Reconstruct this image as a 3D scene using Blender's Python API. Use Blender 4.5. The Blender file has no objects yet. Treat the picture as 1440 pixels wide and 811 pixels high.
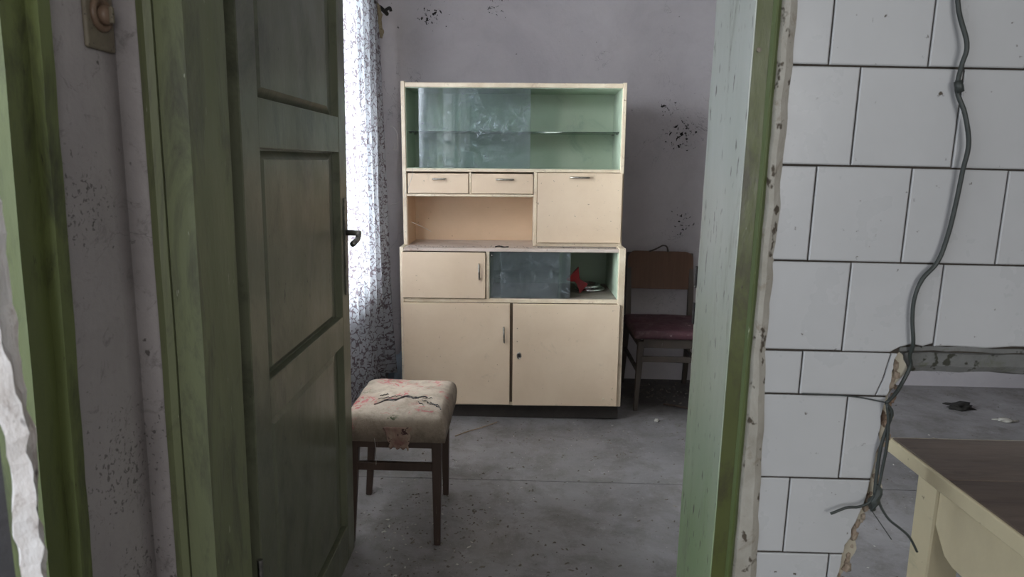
import bpy, bmesh, math, random
from math import sin, cos, pi, radians
from mathutils import Vector, Matrix, noise
random.seed(7)
C = bpy.context.scene.collection
S = bpy.context.scene

# ------------------------------------------------------------------ camera
F, PITCH, ROLL, YAW, EYE = 970.0, radians(10.4), radians(1.25), radians(0.45), 1.27
fwd = Vector((-sin(YAW)*cos(PITCH), cos(YAW)*cos(PITCH), -sin(PITCH)))
rt = Vector((cos(YAW), sin(YAW), 0)); up = rt.cross(fwd)
r2 = rt*cos(ROLL) + up*sin(ROLL); u2 = up*cos(ROLL) - rt*sin(ROLL)
cd = bpy.data.cameras.new('camera'); cam = bpy.data.objects.new('camera', cd); C.objects.link(cam)
M = Matrix(((r2.x, u2.x, -fwd.x), (r2.y, u2.y, -fwd.y), (r2.z, u2.z, -fwd.z))).to_4x4()
M.translation = Vector((0, 0, EYE)); cam.matrix_world = M
cd.sensor_width = 36; cd.lens = F*36/1440; cd.clip_start = 0.02
cd.dof.use_dof = True; cd.dof.focus_distance = 2.6; cd.dof.aperture_fstop = 11
S.camera = cam

# ------------------------------------------------------------------ world, lights, exposure
w = bpy.data.worlds.new('world'); S.world = w; w.use_nodes = True
bg = w.node_tree.nodes['Background']; bg.inputs[0].default_value = (0.80, 0.90, 1.0, 1); bg.inputs[1].default_value = 2.0
S.view_settings.view_transform = 'Standard'; S.view_settings.look = 'None'
S.view_settings.gamma = 1; S.view_settings.use_curve_mapping = False
S.view_settings.exposure = 0.0

def area(name, loc, target, sx, sy, power, col):
    l = bpy.data.lights.new(name, 'AREA'); l.shape = 'RECTANGLE'; l.size = sx; l.size_y = sy; l.energy = power; l.color = col
    o = bpy.data.objects.new(name, l); C.objects.link(o); o.location = loc
    o.rotation_euler = (Vector(target)-Vector(loc)).to_track_quat('-Z', 'Z').to_euler()
    return o
# daylight entering the window of the far room
area('window_daylight', (-1.08, 2.45, 1.45), (0.4, 2.80, 1.25), 2.0, 1.45, 345, (0.90, 0.95, 1.0))
# daylight entering the side opening beside the camera
area('side_opening_daylight', (-0.95, -0.15, 1.35), (0.6, 0.35, 1.1), 1.3, 1.7, 4.5, (1.0, 0.98, 0.95))
# daylight of the window behind the camera
area('rear_window_daylight', (0.8, -1.62, 1.5), (0.0, 1.0, 1.2), 1.1, 1.0, 20, (1.0, 0.97, 0.92))

# ------------------------------------------------------------------ materials
class N:
    def __init__(s, name):
        s.m = bpy.data.materials.new(name); s.m.use_nodes = True; s.t = s.m.node_tree
        s.t.nodes.clear(); s.out = s.n('ShaderNodeOutputMaterial')
    def n(s, typ, **k):
        x = s.t.nodes.new(typ)
        for a, b in k.items():
            setattr(x, a, b)
        return x
    def l(s, a, b): s.t.links.new(a, b)
    def coord(s, kind='Object', scale=(1, 1, 1)):
        tc = s.n('ShaderNodeTexCoord'); mp = s.n('ShaderNodeMapping'); mp.inputs['Scale'].default_value = scale
        s.l(tc.outputs[kind], mp.inputs['Vector']); return mp.outputs[0]
    def noise(s, vec, scale, detail=4, rough=.6, dist=0):
        x = s.n('ShaderNodeTexNoise'); x.inputs['Scale'].default_value = scale; x.inputs['Detail'].default_value = detail
        x.inputs['Roughness'].default_value = rough; x.inputs['Distortion'].default_value = dist
        s.l(vec, x.inputs['Vector']); return x.outputs['Fac']
    def ramp(s, fac, a, b, lo=0.0, hi=1.0):
        x = s.n('ShaderNodeMapRange'); x.inputs['From Min'].default_value = a; x.inputs['From Max'].default_value = b
        x.inputs['To Min'].default_value = lo; x.inputs['To Max'].default_value = hi
        s.l(fac, x.inputs['Value']); return x.outputs[0]
    def mix(s, fac, a, b):
        x = s.n('ShaderNodeMix', data_type='RGBA')
        if isinstance(fac, (int, float)): x.inputs[0].default_value = fac
        else: s.l(fac, x.inputs[0])
        for v, i in ((a, 6), (b, 7)):
            if isinstance(v, tuple): x.inputs[i].default_value = (*v, 1)
            else: s.l(v, x.inputs[i])
        return x.outputs[2]
    def math(s, op, a, b=0.0):
        x = s.n('ShaderNodeMath', operation=op)
        for v, i in ((a, 0), (b, 1)):
            if isinstance(v, (int, float)): x.inputs[i].default_value = v
            else: s.l(v, x.inputs[i])
        return x.outputs[0]
    def bump(s, h, dist, strength=.6):
        x = s.n('ShaderNodeBump'); x.inputs['Distance'].default_value = dist; x.inputs['Strength'].default_value = strength
        s.l(h, x.inputs['Height']); return x.outputs[0]
    def principled(s, col, rough=.6, metal=0, normal=None, spec=.5):
        p = s.n('ShaderNodeBsdfPrincipled')
        if isinstance(col, tuple): p.inputs['Base Color'].default_value = (*col, 1)
        else: s.l(col, p.inputs['Base Color'])
        if isinstance(rough, (int, float)): p.inputs['Roughness'].default_value = rough
        else: s.l(rough, p.inputs['Roughness'])
        p.inputs['Metallic'].default_value = metal; p.inputs['Specular IOR Level'].default_value = spec
        if normal is not None: s.l(normal, p.inputs['Normal'])
        s.l(p.outputs[0], s.out.inputs[0]); return p

def paint(name, col, col2, rough=.5, mot=3, speck=None, sthr=.68, sscale=60, stretch=(1, 1, 1), bump=.001, bscale=120, grime=None, gthr=.55, spec=.5):
    k = N(name); v = k.coord('Object', stretch)
    c = k.mix(k.ramp(k.noise(v, mot, 5, .65, .3), .3, .7), col, col2)
    if grime: c = k.mix(k.ramp(k.noise(v, mot*2.3, 8, .75, .6), gthr, gthr+.16, 0, .85), c, grime)
    if speck: c = k.mix(k.ramp(k.noise(v, sscale, 3, .55), sthr, sthr+.05), c, speck)
    b = k.noise(v, bscale, 4, .6)
    k.principled(c, k.ramp(k.noise(v, mot*4, 4), .3, .7, rough-.08, rough+.1), 0, k.bump(b, bump), spec)
    return k.m

MT = {}
MT['far_wall'] = None
def jamb_material():
    k = N('graded_mint_jamb'); v = k.coord('Object', (3, 3, .6)); g = k.n('ShaderNodeNewGeometry'); sp = k.n('ShaderNodeSeparateXYZ'); k.l(g.outputs['Position'], sp.inputs[0])
    # greener low down, paler and greyer with height
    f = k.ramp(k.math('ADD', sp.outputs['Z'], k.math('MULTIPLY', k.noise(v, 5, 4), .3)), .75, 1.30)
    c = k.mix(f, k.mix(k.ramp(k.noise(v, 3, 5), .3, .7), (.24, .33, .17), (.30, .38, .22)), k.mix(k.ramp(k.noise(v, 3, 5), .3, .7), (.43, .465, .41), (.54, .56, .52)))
    c = k.mix(k.ramp(k.noise(v, 7, 8, .75, .6), .55, .70, 0, .7), c, (.20, .21, .15))
    c = k.mix(k.ramp(k.noise(v, 40, 3, .55), .645, .69), c, (.06, .05, .035))
    k.principled(c, .42, 0, k.bump(k.noise(v, 60, 4, .6), .0012)); return k.m
def wall_material(name, a, b, spots=(), rough=.85, fine=46):
    k = N(name); v = k.coord('Object')
    c = k.mix(k.ramp(k.noise(v, 1.6, 6, .7, .4), .3, .7), a, b)
    c = k.mix(k.ramp(k.noise(v, 7, 8, .75, .3), .5, .8, 0, .35), c, tuple(x*.6 for x in a))
    sp = k.noise(v, 38, 3, .5)
    c = k.mix(k.ramp(sp, .71, .75, 0, .8), c, (.05, .045, .04))
    if fine > 80:                                             # crease shading painted along the corner, together with grime
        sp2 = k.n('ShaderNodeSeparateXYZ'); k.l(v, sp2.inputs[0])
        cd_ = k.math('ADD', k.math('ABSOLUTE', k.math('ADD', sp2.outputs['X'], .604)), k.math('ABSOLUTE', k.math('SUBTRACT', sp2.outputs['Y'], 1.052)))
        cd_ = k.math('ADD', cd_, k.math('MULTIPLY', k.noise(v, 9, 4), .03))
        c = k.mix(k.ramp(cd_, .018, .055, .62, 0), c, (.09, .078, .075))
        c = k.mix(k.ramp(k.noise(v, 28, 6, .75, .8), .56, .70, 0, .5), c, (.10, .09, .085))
    # mould patches and hairline cracks with a place of their own
    for (px, py, pz, r) in spots:
        d = k.n('ShaderNodeVectorMath', operation='DISTANCE'); k.l(v, d.inputs[0]); d.inputs[1].default_value = (px, py, pz)
        near = k.ramp(d.outputs['Value'], r*.3, r, 1, 0)
        dots = k.ramp(k.math('ADD', k.noise(v, fine, 4, .6, .5), k.math('MULTIPLY', near, .13)), .69, .73)
        c = k.mix(k.math('MULTIPLY', dots, k.ramp(near, 0, .2, 0, 1.0 if fine < 80 else .55)), c, (.012, .01, .009))
    cr = k.noise(v, 2.6, 6, .6, 1.2)
    line = k.ramp(k.math('ABSOLUTE', k.math('SUBTRACT', cr, .5)), 0, .0035, 1, 0)
    line = k.math('MULTIPLY', line, k.ramp(k.noise(v, 1.9, 2), .52, .6, 0, .6))
    c = k.mix(line, c, (.05, .045, .045))
    h = k.math('ADD', k.noise(v, 60, 5, .6), k.math('MULTIPLY', k.noise(v, 6, 3, .5), 1.5))
    k.principled(c, rough, 0, k.bump(h, .003, .5), .25)
    return k.m
MT['far_wall'] = wall_material('lilac_grey_plaster', (.54, .505, .525), (.44, .41, .435), spots=[(.90, 4.0, 1.43, .16), (.82, 4.0, 1.60, .09), (-.15, 4.0, 2.13, .12), (-.5, 4.0, 2.05, .12), (.95, 4.0, .95, .12)])
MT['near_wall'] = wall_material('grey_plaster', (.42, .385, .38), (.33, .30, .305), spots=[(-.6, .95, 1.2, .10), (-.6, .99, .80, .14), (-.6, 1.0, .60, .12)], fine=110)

MT['ceiling'] = wall_material('ceiling_plaster', (.55, .53, .52), (.45, .43, .42))
MT['lining'] = wall_material('beige_plaster', (.46, .42, .34), (.34, .30, .23))

def floor_material():
    k = N('dusty_lino'); v = k.coord('Object')
    c = k.mix(k.ramp(k.noise(v, 1.3, 7, .7, .5), .32, .68), (.155, .145, .145), (.29, .275, .28))
    c = k.mix(k.ramp(k.noise(v, 5, 8, .78, .3), .46, .68, 0, .75), c, (.10, .088, .075))
    c = k.mix(k.ramp(k.noise(v, 9, 7, .8), .60, .72, 0, .6), c, (.44, .43, .44))
    c = k.mix(k.ramp(k.noise(v, 55, 4, .7), .66, .72, 0, .75), c, (.05, .042, .036))
    c = k.mix(k.ramp(k.noise(v, 140, 3, .7), .66, .70, 0, .6), c, (.46, .44, .42))
    d = k.n('ShaderNodeVectorMath', operation='DISTANCE'); k.l(v, d.inputs[0]); d.inputs[1].default_value = (.85, 3.78, 0)  # dark patch under the chair: cabinet shade painted in along with dirt
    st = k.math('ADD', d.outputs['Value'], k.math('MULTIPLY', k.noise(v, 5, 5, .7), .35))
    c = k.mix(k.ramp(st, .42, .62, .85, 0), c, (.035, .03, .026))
    h = k.noise(v, 90, 6, .7)
    k.principled(c, k.ramp(k.noise(v, 4, 6, .7), .3, .7, .42, .72), 0, k.bump(h, .002, .6), .4)
    return k.m
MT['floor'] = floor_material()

MT['mint_green'] = paint('pale_green_paint', (.27, .33, .235), (.46, .50, .44), .42, 2.2, (.06, .05, .035), .64, 40, (3, 3, .6), .0012, 60, (.15, .19, .10), .54)
MT['jamb_mint'] = jamb_material()
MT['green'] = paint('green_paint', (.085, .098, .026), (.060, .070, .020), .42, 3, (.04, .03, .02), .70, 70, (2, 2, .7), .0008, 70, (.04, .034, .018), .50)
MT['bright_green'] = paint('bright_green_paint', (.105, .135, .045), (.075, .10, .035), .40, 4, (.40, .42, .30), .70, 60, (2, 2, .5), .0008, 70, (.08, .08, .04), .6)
MT['door_green'] = paint('dull_green_door_paint', (.125, .130, .085), (.085, .092, .058), .36, 2.2, (.025, .02, .015), .69, 60, (1, 1, .6), .0009, 50, (.045, .048, .032), .50)
MT['casing_green'] = paint('old_casing_green', (.155, .175, .085), (.115, .125, .065), .5, 3, (.35, .36, .28), .71, 50, (2, 2, .5), .001, 60, (.06, .058, .038), .51)
MT['side_green'] = paint('side_frame_green', (.165, .195, .065), (.12, .145, .05), .5, 3, (.04, .04, .02), .70, 50, (2, 2, .5), .001, 60, (.045, .048, .022), .51)
MT['chip_white'] = paint('chipped_white_plaster', (.90, .90, .92), (.66, .60, .57), .8, 16, (.05, .04, .04), .60, 40, (1, 1, .5), .006, 60, (.25, .18, .15), .54)
MT['rag_plaster'] = paint('ragged_plaster_edge', (.40, .38, .34), (.26, .24, .20), .85, 14, (.07, .055, .04), .62, 50, (1, 1, .7), .004, 60, (.16, .12, .08), .56)
MT['near_black'] = paint('near_black_paint', (.012, .010, .011), (.022, .016, .016), .6, 5)
MT['tile'] = paint('dusty_white_glaze', (.46, .46, .465), (.405, .405, .41), .30, 2.5, (.07, .055, .04), .71, 75, (1, 1, 1), .0004, 30, (.36, .35, .34), .66, .4)
MT['grout'] = paint('dark_joint', (.018, .014, .011), (.05, .04, .03), .95, 12, None, .6, 50, (1, 1, 1), .002, 80)
MT['rust'] = paint('broken_brick_edge', (.20, .12, .08), (.34, .30, .24), .95, 12, (.03, .02, .015), .62, 30, (1, 1, 1), .006, 50, (.07, .05, .035), .5)
MT['concrete'] = paint('grey_lintel', (.17, .17, .165), (.10, .10, .095), .8, 14, (.03, .03, .02), .60, 50, (1, 1, 1), .003, 60, (.08, .085, .05), .54)
MT['cream'] = paint('aged_cream_enamel', (.73, .58, .43), (.65, .495, .355), .36, 3, (.14, .09, .055), .70, 75, (1, 1, 1), .0005, 40, (.44, .34, .23), .60)
MT['cream_edge'] = paint('worn_cream_edge', (.76, .66, .51), (.58, .46, .33), .45, 8, (.20, .12, .08), .68, 60, (1, 1, 1), .0008, 50, (.38, .28, .20), .56)
MT['worktop'] = paint('worn_cream_top', (.60, .51, .45), (.46, .37, .32), .42, 5, (.10, .06, .045), .66, 45, (.5, 2, 1), .0008, 40, (.28, .20, .16), .53)
MT['peach'] = paint('peach_beige_enamel', (.72, .51, .34), (.62, .43, .28), .45, 2.5, (.12, .07, .05), .73, 55, (1, 1, 1), .0005, 40, (.50, .42, .38), .60)
MT['mint'] = paint('mint_enamel', (.47, .55, .43), (.40, .48, .37), .42, 2, (.10, .10, .07), .73, 50, (1, 1, 1), .0005, 40, (.26, .34, .27), .60)
MT['dusty_shelf'] = paint('dusty_brown_shelf', (.20, .17, .14), (.30, .27, .23), .7, 6, (.05, .04, .03), .68, 60)
MT['gap_shade'] = paint('shade_dark_rebate', (.018, .022, .012), (.03, .03, .02), .8, 6)  # shade of the gap between left jamb and door, painted as dark colour
MT['plinth'] = paint('dark_plinth', (.022, .018, .016), (.04, .032, .028), .7, 6)
MT['gap'] = paint('dark_carcass', (.10, .07, .05), (.16, .12, .08), .7, 6)
MT['wood_dark'] = paint('dark_brown_wood', (.060, .036, .026), (.035, .022, .017), .45, 5, (.12, .09, .07), .72, 60, (2, 2, .3), .0008, 60)
MT['wood_frame'] = paint('grey_brown_chair_wood', (.085, .065, .052), (.045, .035, .030), .5, 5, (.2, .17, .15), .72, 60, (2, 2, .3), .0008, 60)
MT['veneer'] = paint('red_brown_veneer', (.135, .062, .034), (.090, .040, .022), .45, 2.5, (.05, .025, .015), .7, 60, (14, 4, .8), .0006, 30)
MT['maroon'] = paint('dusty_maroon_vinyl', (.085, .030, .040), (.045, .018, .024), .5, 6, (.50, .42, .40), .69, 38, (1, 1, 1), .002, 50, (.16, .10, .10), .52)
MT['table_cream'] = paint('cream_table_paint', (.70, .61, .41), (.58, .50, .33), .45, 4, (.20, .14, .08), .72, 50, (1, 1, 1), .0006, 50, (.42, .40, .26), .60)
MT['table_top'] = paint('brown_table_board', (.165, .125, .10), (.11, .082, .066), .55, 3, (.28, .23, .19), .72, 60, (1, 8, 1), .0008, 50, (.055, .042, .035), .55)
MT['wire'] = paint('black_insulation', (.020, .024, .022), (.035, .042, .038), .5, 6)
MT['debris'] = paint('brown_debris', (.075, .062, .052), (.20, .175, .15), .9, 30)
MT['pale_debris'] = paint('pale_debris', (.50, .48, .44), (.35, .32, .28), .9, 30)
MT['soot'] = paint('black_scrap', (.012, .011, .010), (.03, .026, .022), .9, 10)
MT['straw'] = paint('dry_straw', (.30, .20, .11), (.20, .13, .07), .8, 10)
MT['red'] = paint('red_plastic', (.40, .018, .022), (.24, .012, .018), .4, 8)
MT['blue_bag'] = paint('pale_blue_plastic', (.50, .60, .72), (.38, .48, .60), .45, 8)
MT['switch'] = paint('aged_bakelite', (.21, .18, .13), (.14, .115, .085), .5, 22, (.03, .025, .02), .62, 120)
MT['switch_brown'] = paint('brown_bakelite', (.20, .13, .09), (.14, .09, .06), .45, 10)
MT['web'] = paint('cobweb_thread', (.50, .47, .45), (.40, .37, .35), .9, 10)
MT['rag'] = paint('yellowed_rag', (.30, .25, .16), (.20, .16, .10), .9, 30, (.05, .04, .03), .66, 90)

def metal(name, col, rough):
    k = N(name); v = k.coord('Object')
    k.principled(k.mix(k.ramp(k.noise(v, 40, 5, .7), .4, .7), col, tuple(x*.45 for x in col)), rough, 1.0)
    return k.m
MT['handle'] = metal('dull_nickel', (.50, .47, .42), .38)
MT['steel'] = metal('dark_steel', (.30, .29, .27), .42)
MT['chrome'] = metal('polished_metal', (.80, .80, .82), .16)

def glass_material(name, tint, dust, dustcol, refl):
    k = N(name); v = k.coord('Object')
    tr = k.n('ShaderNodeBsdfTransparent'); tr.inputs[0].default_value = (*tint, 1)
    gl = k.n('ShaderNodeBsdfGlossy'); gl.inputs['Roughness'].default_value = .04
    df = k.n('ShaderNodeBsdfDiffuse'); df.inputs[0].default_value = (*dustcol, 1)
    lw = k.n('ShaderNodeFresnel'); lw.inputs['IOR'].default_value = 1.52
    m1 = k.n('ShaderNodeMixShader'); k.l(k.math('ADD', lw.outputs[0], refl), m1.inputs[0]); k.l(tr.outputs[0], m1.inputs[1]); k.l(gl.outputs[0], m1.inputs[2])
    m2 = k.n('ShaderNodeMixShader')
    smear = k.ramp(k.noise(v, 9, 7, .75, 1.5), .40, .72, dust*.45, dust*1.9)
    scr = k.ramp(k.math('ABSOLUTE', k.math('SUBTRACT', k.noise(v, 13, 3, .5, 2.5), .5)), 0, .03, dust*3.6, 0)
    smear = k.math('ADD', smear, k.math('MULTIPLY', scr, k.ramp(k.noise(v, 8, 2), .50, .60)))
    k.l(smear, m2.inputs[0]); k.l(m1.outputs[0], m2.inputs[1]); k.l(df.outputs[0], m2.inputs[2])
    k.l(m2.outputs[0], k.out.inputs[0]); return k.m
MT['glass'] = glass_material('dusty_glass', (.86, .93, .93), .085, (.55, .62, .68), .10)
MT['shelf_glass'] = glass_material('green_shelf_glass', (.78, .90, .84), .05, (.4, .5, .45), .03)
MT['window_glass'] = glass_material('window_glass', (.95, .97, .97), .03, (.6, .6, .6), .0)

def curtain_material():
    k = N('printed_lace_curtain'); tc = k.n('ShaderNodeTexCoord'); v = tc.outputs['UV']
    # warped coordinates for the tendrils
    def warp(sc, amt):
        nz = k.n('ShaderNodeTexNoise'); nz.inputs['Scale'].default_value = sc; nz.inputs['Detail'].default_value = 1; k.l(v, nz.inputs['Vector'])
        s = k.n('ShaderNodeVectorMath', operation='SCALE'); k.l(nz.outputs['Color'], s.inputs[0]); s.inputs['Scale'].default_value = amt
        a = k.n('ShaderNodeVectorMath', operation='ADD'); k.l(v, a.inputs[0]); k.l(s.outputs[0], a.inputs[1]); return a.outputs[0]
    wv = warp(24, .05)
    v1 = k.n('ShaderNodeTexVoronoi', feature='DISTANCE_TO_EDGE'); v1.inputs['Scale'].default_value = 30; k.l(wv, v1.inputs['Vector'])
    tendril = k.ramp(v1.outputs['Distance'], .04, .10, 1, 0)
    gate = k.ramp(k.noise(v, 34, 2, .5), .40, .50)
    tendril = k.math('MULTIPLY', tendril, gate)
    v2 = k.n('ShaderNodeTexVoronoi', feature='F1'); v2.inputs['Scale'].default_value = 62; k.l(warp(40, .03), v2.inputs['Vector'])
    leaf = k.math('MULTIPLY', k.ramp(v2.outputs['Distance'], .30, .36, 1, 0), k.ramp(k.noise(v, 26, 2), .47, .54))
    v3 = k.n('ShaderNodeTexVoronoi', feature='F1'); v3.inputs['Scale'].default_value = 6.5; k.l(v, v3.inputs['Vector'])
    ring = k.ramp(k.math('ABSOLUTE', k.math('SUBTRACT', v3.outputs['Distance'], .22)), .02, .05, .8, 0)
    ring = k.math('MULTIPLY', ring, k.ramp(k.noise(v, 70, 2), .45, .55))
    m = k.math('MAXIMUM', k.math('MAXIMUM', tendril, leaf), ring)
    col = k.mix(m, (.57, .585, .63), (.20, .16, .18))
    df = k.n('ShaderNodeBsdfDiffuse'); k.l(col, df.inputs[0])
    tl = k.n('ShaderNodeBsdfTranslucent'); k.l(col, tl.inputs[0])
    tp = k.n('ShaderNodeBsdfTransparent')
    a = k.n('ShaderNodeMixShader'); a.inputs[0].default_value = .42; k.l(df.outputs[0], a.inputs[1]); k.l(tl.outputs[0], a.inputs[2])
    b = k.n('ShaderNodeMixShader'); k.l(k.ramp(m, 0, 1, .07, .02), b.inputs[0]); k.l(a.outputs[0], b.inputs[1]); k.l(tp.outputs[0], b.inputs[2])
    k.l(b.outputs[0], k.out.inputs[0]); return k.m
MT['curtain'] = curtain_material()

def seat_material():
    k = N('faded_floral_fabric'); v = k.coord('Object')
    c = k.mix(k.ramp(k.noise(v, 5, 6, .7, .5), .3, .7), (.31, .255, .20), (.20, .155, .12))
    c = k.mix(k.ramp(k.noise(v, 11, 7, .8), .46, .66, 0, .75), c, (.12, .088, .062))
    big = k.ramp(k.noise(v, 8.5, 2, .5, .4), .50, .58)
    petal = k.ramp(k.noise(v, 42, 4, .6, 1.4), .50, .57)
    c = k.mix(k.math('MULTIPLY', k.math('MULTIPLY', big, petal), .85), c, (.25, .035, .045))
    c = k.mix(k.math('MULTIPLY', k.ramp(k.noise(v, 9.5, 2, .5), .6, .66), k.ramp(k.noise(v, 60, 3), .55, .6)), c, (.06, .07, .035))
    k.principled(c, .8, 0, k.bump(k.noise(v, 160, 4, .7), .0015), .3); return k.m
MT['seat'] = seat_material()
MT['torn_cloth'] = paint('torn_stained_cloth', (.17, .085, .07), (.28, .21, .16), .85, 28, (.05, .02, .02), .6, 60, (1, 1, 1), .002, 90)
MT['lining_pad'] = paint('exposed_grey_padding', (.42, .39, .36), (.30, .27, .24), .9, 14, None, .6, 50, (1, 1, 1), .003, 80)

# ------------------------------------------------------------------ mesh helpers
def link(name, bm, mat, parent=None, smooth=False, kind=None):
    me = bpy.data.meshes.new(name); bmesh.ops.recalc_face_normals(bm, faces=bm.faces); bm.to_mesh(me); bm.free()
    me.materials.append(MT[mat])
    if smooth:
        for p in me.polygons: p.use_smooth = True
    o = bpy.data.objects.new(name, me); C.objects.link(o)
    if parent: o.parent = parent
    if kind: o['kind'] = kind
    return o
def box(bm, x0, x1, y0, y1, z0, z1, bev=0.0, seg=1):
    vs = [bm.verts.new((x, y, z)) for x in (x0, x1) for y in (y0, y1) for z in (z0, z1)]
    fs = [bm.faces.new([vs[i] for i in q]) for q in ((0, 1, 3, 2), (4, 6, 7, 5), (0, 4, 5, 1), (2, 3, 7, 6), (0, 2, 6, 4), (1, 5, 7, 3))]
    if bev > 0:
        es = list({e for f in fs for e in f.edges})
        bmesh.ops.bevel(bm, geom=es, offset=bev, segments=seg, affect='EDGES', profile=.5)
def bx(name, mat, parent, x0, x1, y0, y1, z0, z1, bev=.0015, seg=1, kind=None):
    bm = bmesh.new(); box(bm, x0, x1, y0, y1, z0, z1, bev, seg); return link(name, bm, mat, parent, kind=kind)
def tube(bm, pts, r, n=8, cap=True):
    P = [Vector(p) for p in pts]; rings = []
    R = r if isinstance(r, (list, tuple)) else [r]*len(P)
    prev = None
    for i, p in enumerate(P):
        d = (P[min(i+1, len(P)-1)] - P[max(i-1, 0)]).normalized()
        if prev is None:
            a = d.orthogonal().normalized()
        else:
            a = (prev - d*prev.dot(d)).normalized()
        prev = a; b = d.cross(a)
        rings.append([bm.verts.new(p + (a*cos(2*pi*k/n) + b*sin(2*pi*k/n))*R[i]) for k in range(n)])
    for i in range(len(rings)-1):
        for k in range(n):
            bm.faces.new((rings[i][k], rings[i][(k+1) % n], rings[i+1][(k+1) % n], rings[i+1][k]))
    if cap:
        bm.faces.new(rings[0][::-1]); bm.faces.new(rings[-1])
def taper(bm, a, b, wa, wb, bev=.003):
    """square leg from a (top) to b (bottom), half widths wa, wb = (x, y)"""
    a, b = Vector(a), Vector(b); vs = []
    for p, hw in ((b, wb), (a, wa)):
        for sx, sy in ((-1, -1), (1, -1), (1, 1), (-1, 1)):
            vs.append(bm.verts.new((p.x+sx*hw[0], p.y+sy*hw[1], p.z)))
    fs = [bm.faces.new([vs[i] for i in q]) for q in ((3, 2, 1, 0), (4, 5, 6, 7), (0, 1, 5, 4), (1, 2, 6, 5), (2, 3, 7, 6), (3, 0, 4, 7))]
    if bev: bmesh.ops.bevel(bm, geom=list({e for f in fs for e in f.edges}), offset=bev, segments=1, affect='EDGES')
def lathe(bm, prof, n=24, mat=None):
    mat = mat or Matrix.Identity(4); rings = []
    for r, z in prof:
        rings.append([bm.verts.new(mat @ Vector((r*cos(2*pi*k/n), r*sin(2*pi*k/n), z))) for k in range(n)])
    for i in range(len(rings)-1):
        for k in range(n):
            bm.faces.new((rings[i][k], rings[i][(k+1) % n], rings[i+1][(k+1) % n], rings[i+1][k]))
    if prof[0][0] > 0: bm.faces.new(rings[0][::-1])
    if prof[-1][0] > 0: bm.faces.new(rings[-1])
def prism(bm, poly, axis, a, b):
    """extrude a 2-D polygon; axis 'y': poly=(x,z) from y=a to b; 'x': poly=(y,z); 'z': poly=(x,y)"""
    f = {'y': lambda p, t: (p[0], t, p[1]), 'x': lambda p, t: (t, p[0], p[1]), 'z': lambda p, t: (p[0], p[1], t)}[axis]
    A = [bm.verts.new(f(p, a)) for p in poly]; B = [bm.verts.new(f(p, b)) for p in poly]
    bm.faces.new(A); bm.faces.new(B[::-1])
    n = len(poly)
    for i in range(n): bm.faces.new((A[i], A[(i+1) % n], B[(i+1) % n], B[i]))
def empty(name, loc=(0, 0, 0), label=None, cat=None, group=None, kind=None):
    o = bpy.data.objects.new(name, None); C.objects.link(o); o.location = loc; o.empty_display_size = .1
    tag(o, label, cat, group, kind); return o
def tag(o, label=None, cat=None, group=None, kind=None):
    for k, v in (('label', label), ('category', cat), ('group', group), ('kind', kind)):
        if v: o[k] = v
    return o
def catmull(pts, per=6):
    P = [Vector(p) for p in pts]; P = [P[0]*2-P[1]] + P + [P[-1]*2-P[-2]]; out = []
    for i in range(1, len(P)-2):
        for k in range(per):
            t = k/per; a, b, c, d = P[i-1:i+3]
            out.append(.5*((2*b)+(-a+c)*t+(2*a-5*b+4*c-d)*t*t+(-a+3*b-3*c+d)*t**3))
    out.append(P[-2]); return out

# ------------------------------------------------------------------ the shell
WY0, WY1 = 1.056, 1.275     # doorway wall, near and far face
bx('floor', 'floor', None, -2.2, 4.2, -2.4, 2.61, -.06, 0, 0, kind='structure')
bx('floor', 'floor', None, -2.2, 4.2, 2.613, 4.3, -.06, .0012, .0008, kind='structure')
bx('ceiling', 'ceiling', None, -1.0, 4.2, -2.4, 4.3, 2.5, 2.6, 0, kind='structure')
bx('wall_back', 'far_wall', None, -1.0, 4.2, 4.0, 4.15, 0, 2.5, 0, kind='structure')
bm = bmesh.new()                                            # far room, left wall with its window opening
WXL = -.80; wy0, wy1, wz0, wz1 = 1.45, 3.46, .62, 2.12
for a in ((WY1, wy0, 0, 2.5), (wy1, 4.0, 0, 2.5), (wy0, wy1, 0, wz0), (wy0, wy1, wz1, 2.5)): box(bm, WXL-.2, WXL, *a)
link('wall_left', bm, 'far_wall', kind='structure')
bx('wall_right', 'far_wall', None, 4.0, 4.2, -2.4, 4.0, 0, 2.5, 0, kind='structure')
bm = bmesh.new()                                            # wall behind the camera with a window opening
for a in ((-1.0, .2, 0, 2.5), (1.4, 4.0, 0, 2.5), (.2, 1.4, 0, 1.0), (.2, 1.4, 2.2, 2.5)): box(bm, a[0], a[1], -1.7, -1.5, a[2], a[3])
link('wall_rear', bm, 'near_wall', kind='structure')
bm = bmesh.new()                                            # side wall with the green framed opening beside the camera
box(bm, -.80, -.600, .888, WY0, 0, 2.5); box(bm, -.80, -.600, -1.5, -.85, 0, 2.5); box(bm, -.80, -.600, -.85, .884, 2.15, 2.5)
link('wall_side', bm, 'near_wall', kind='structure')

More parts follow.
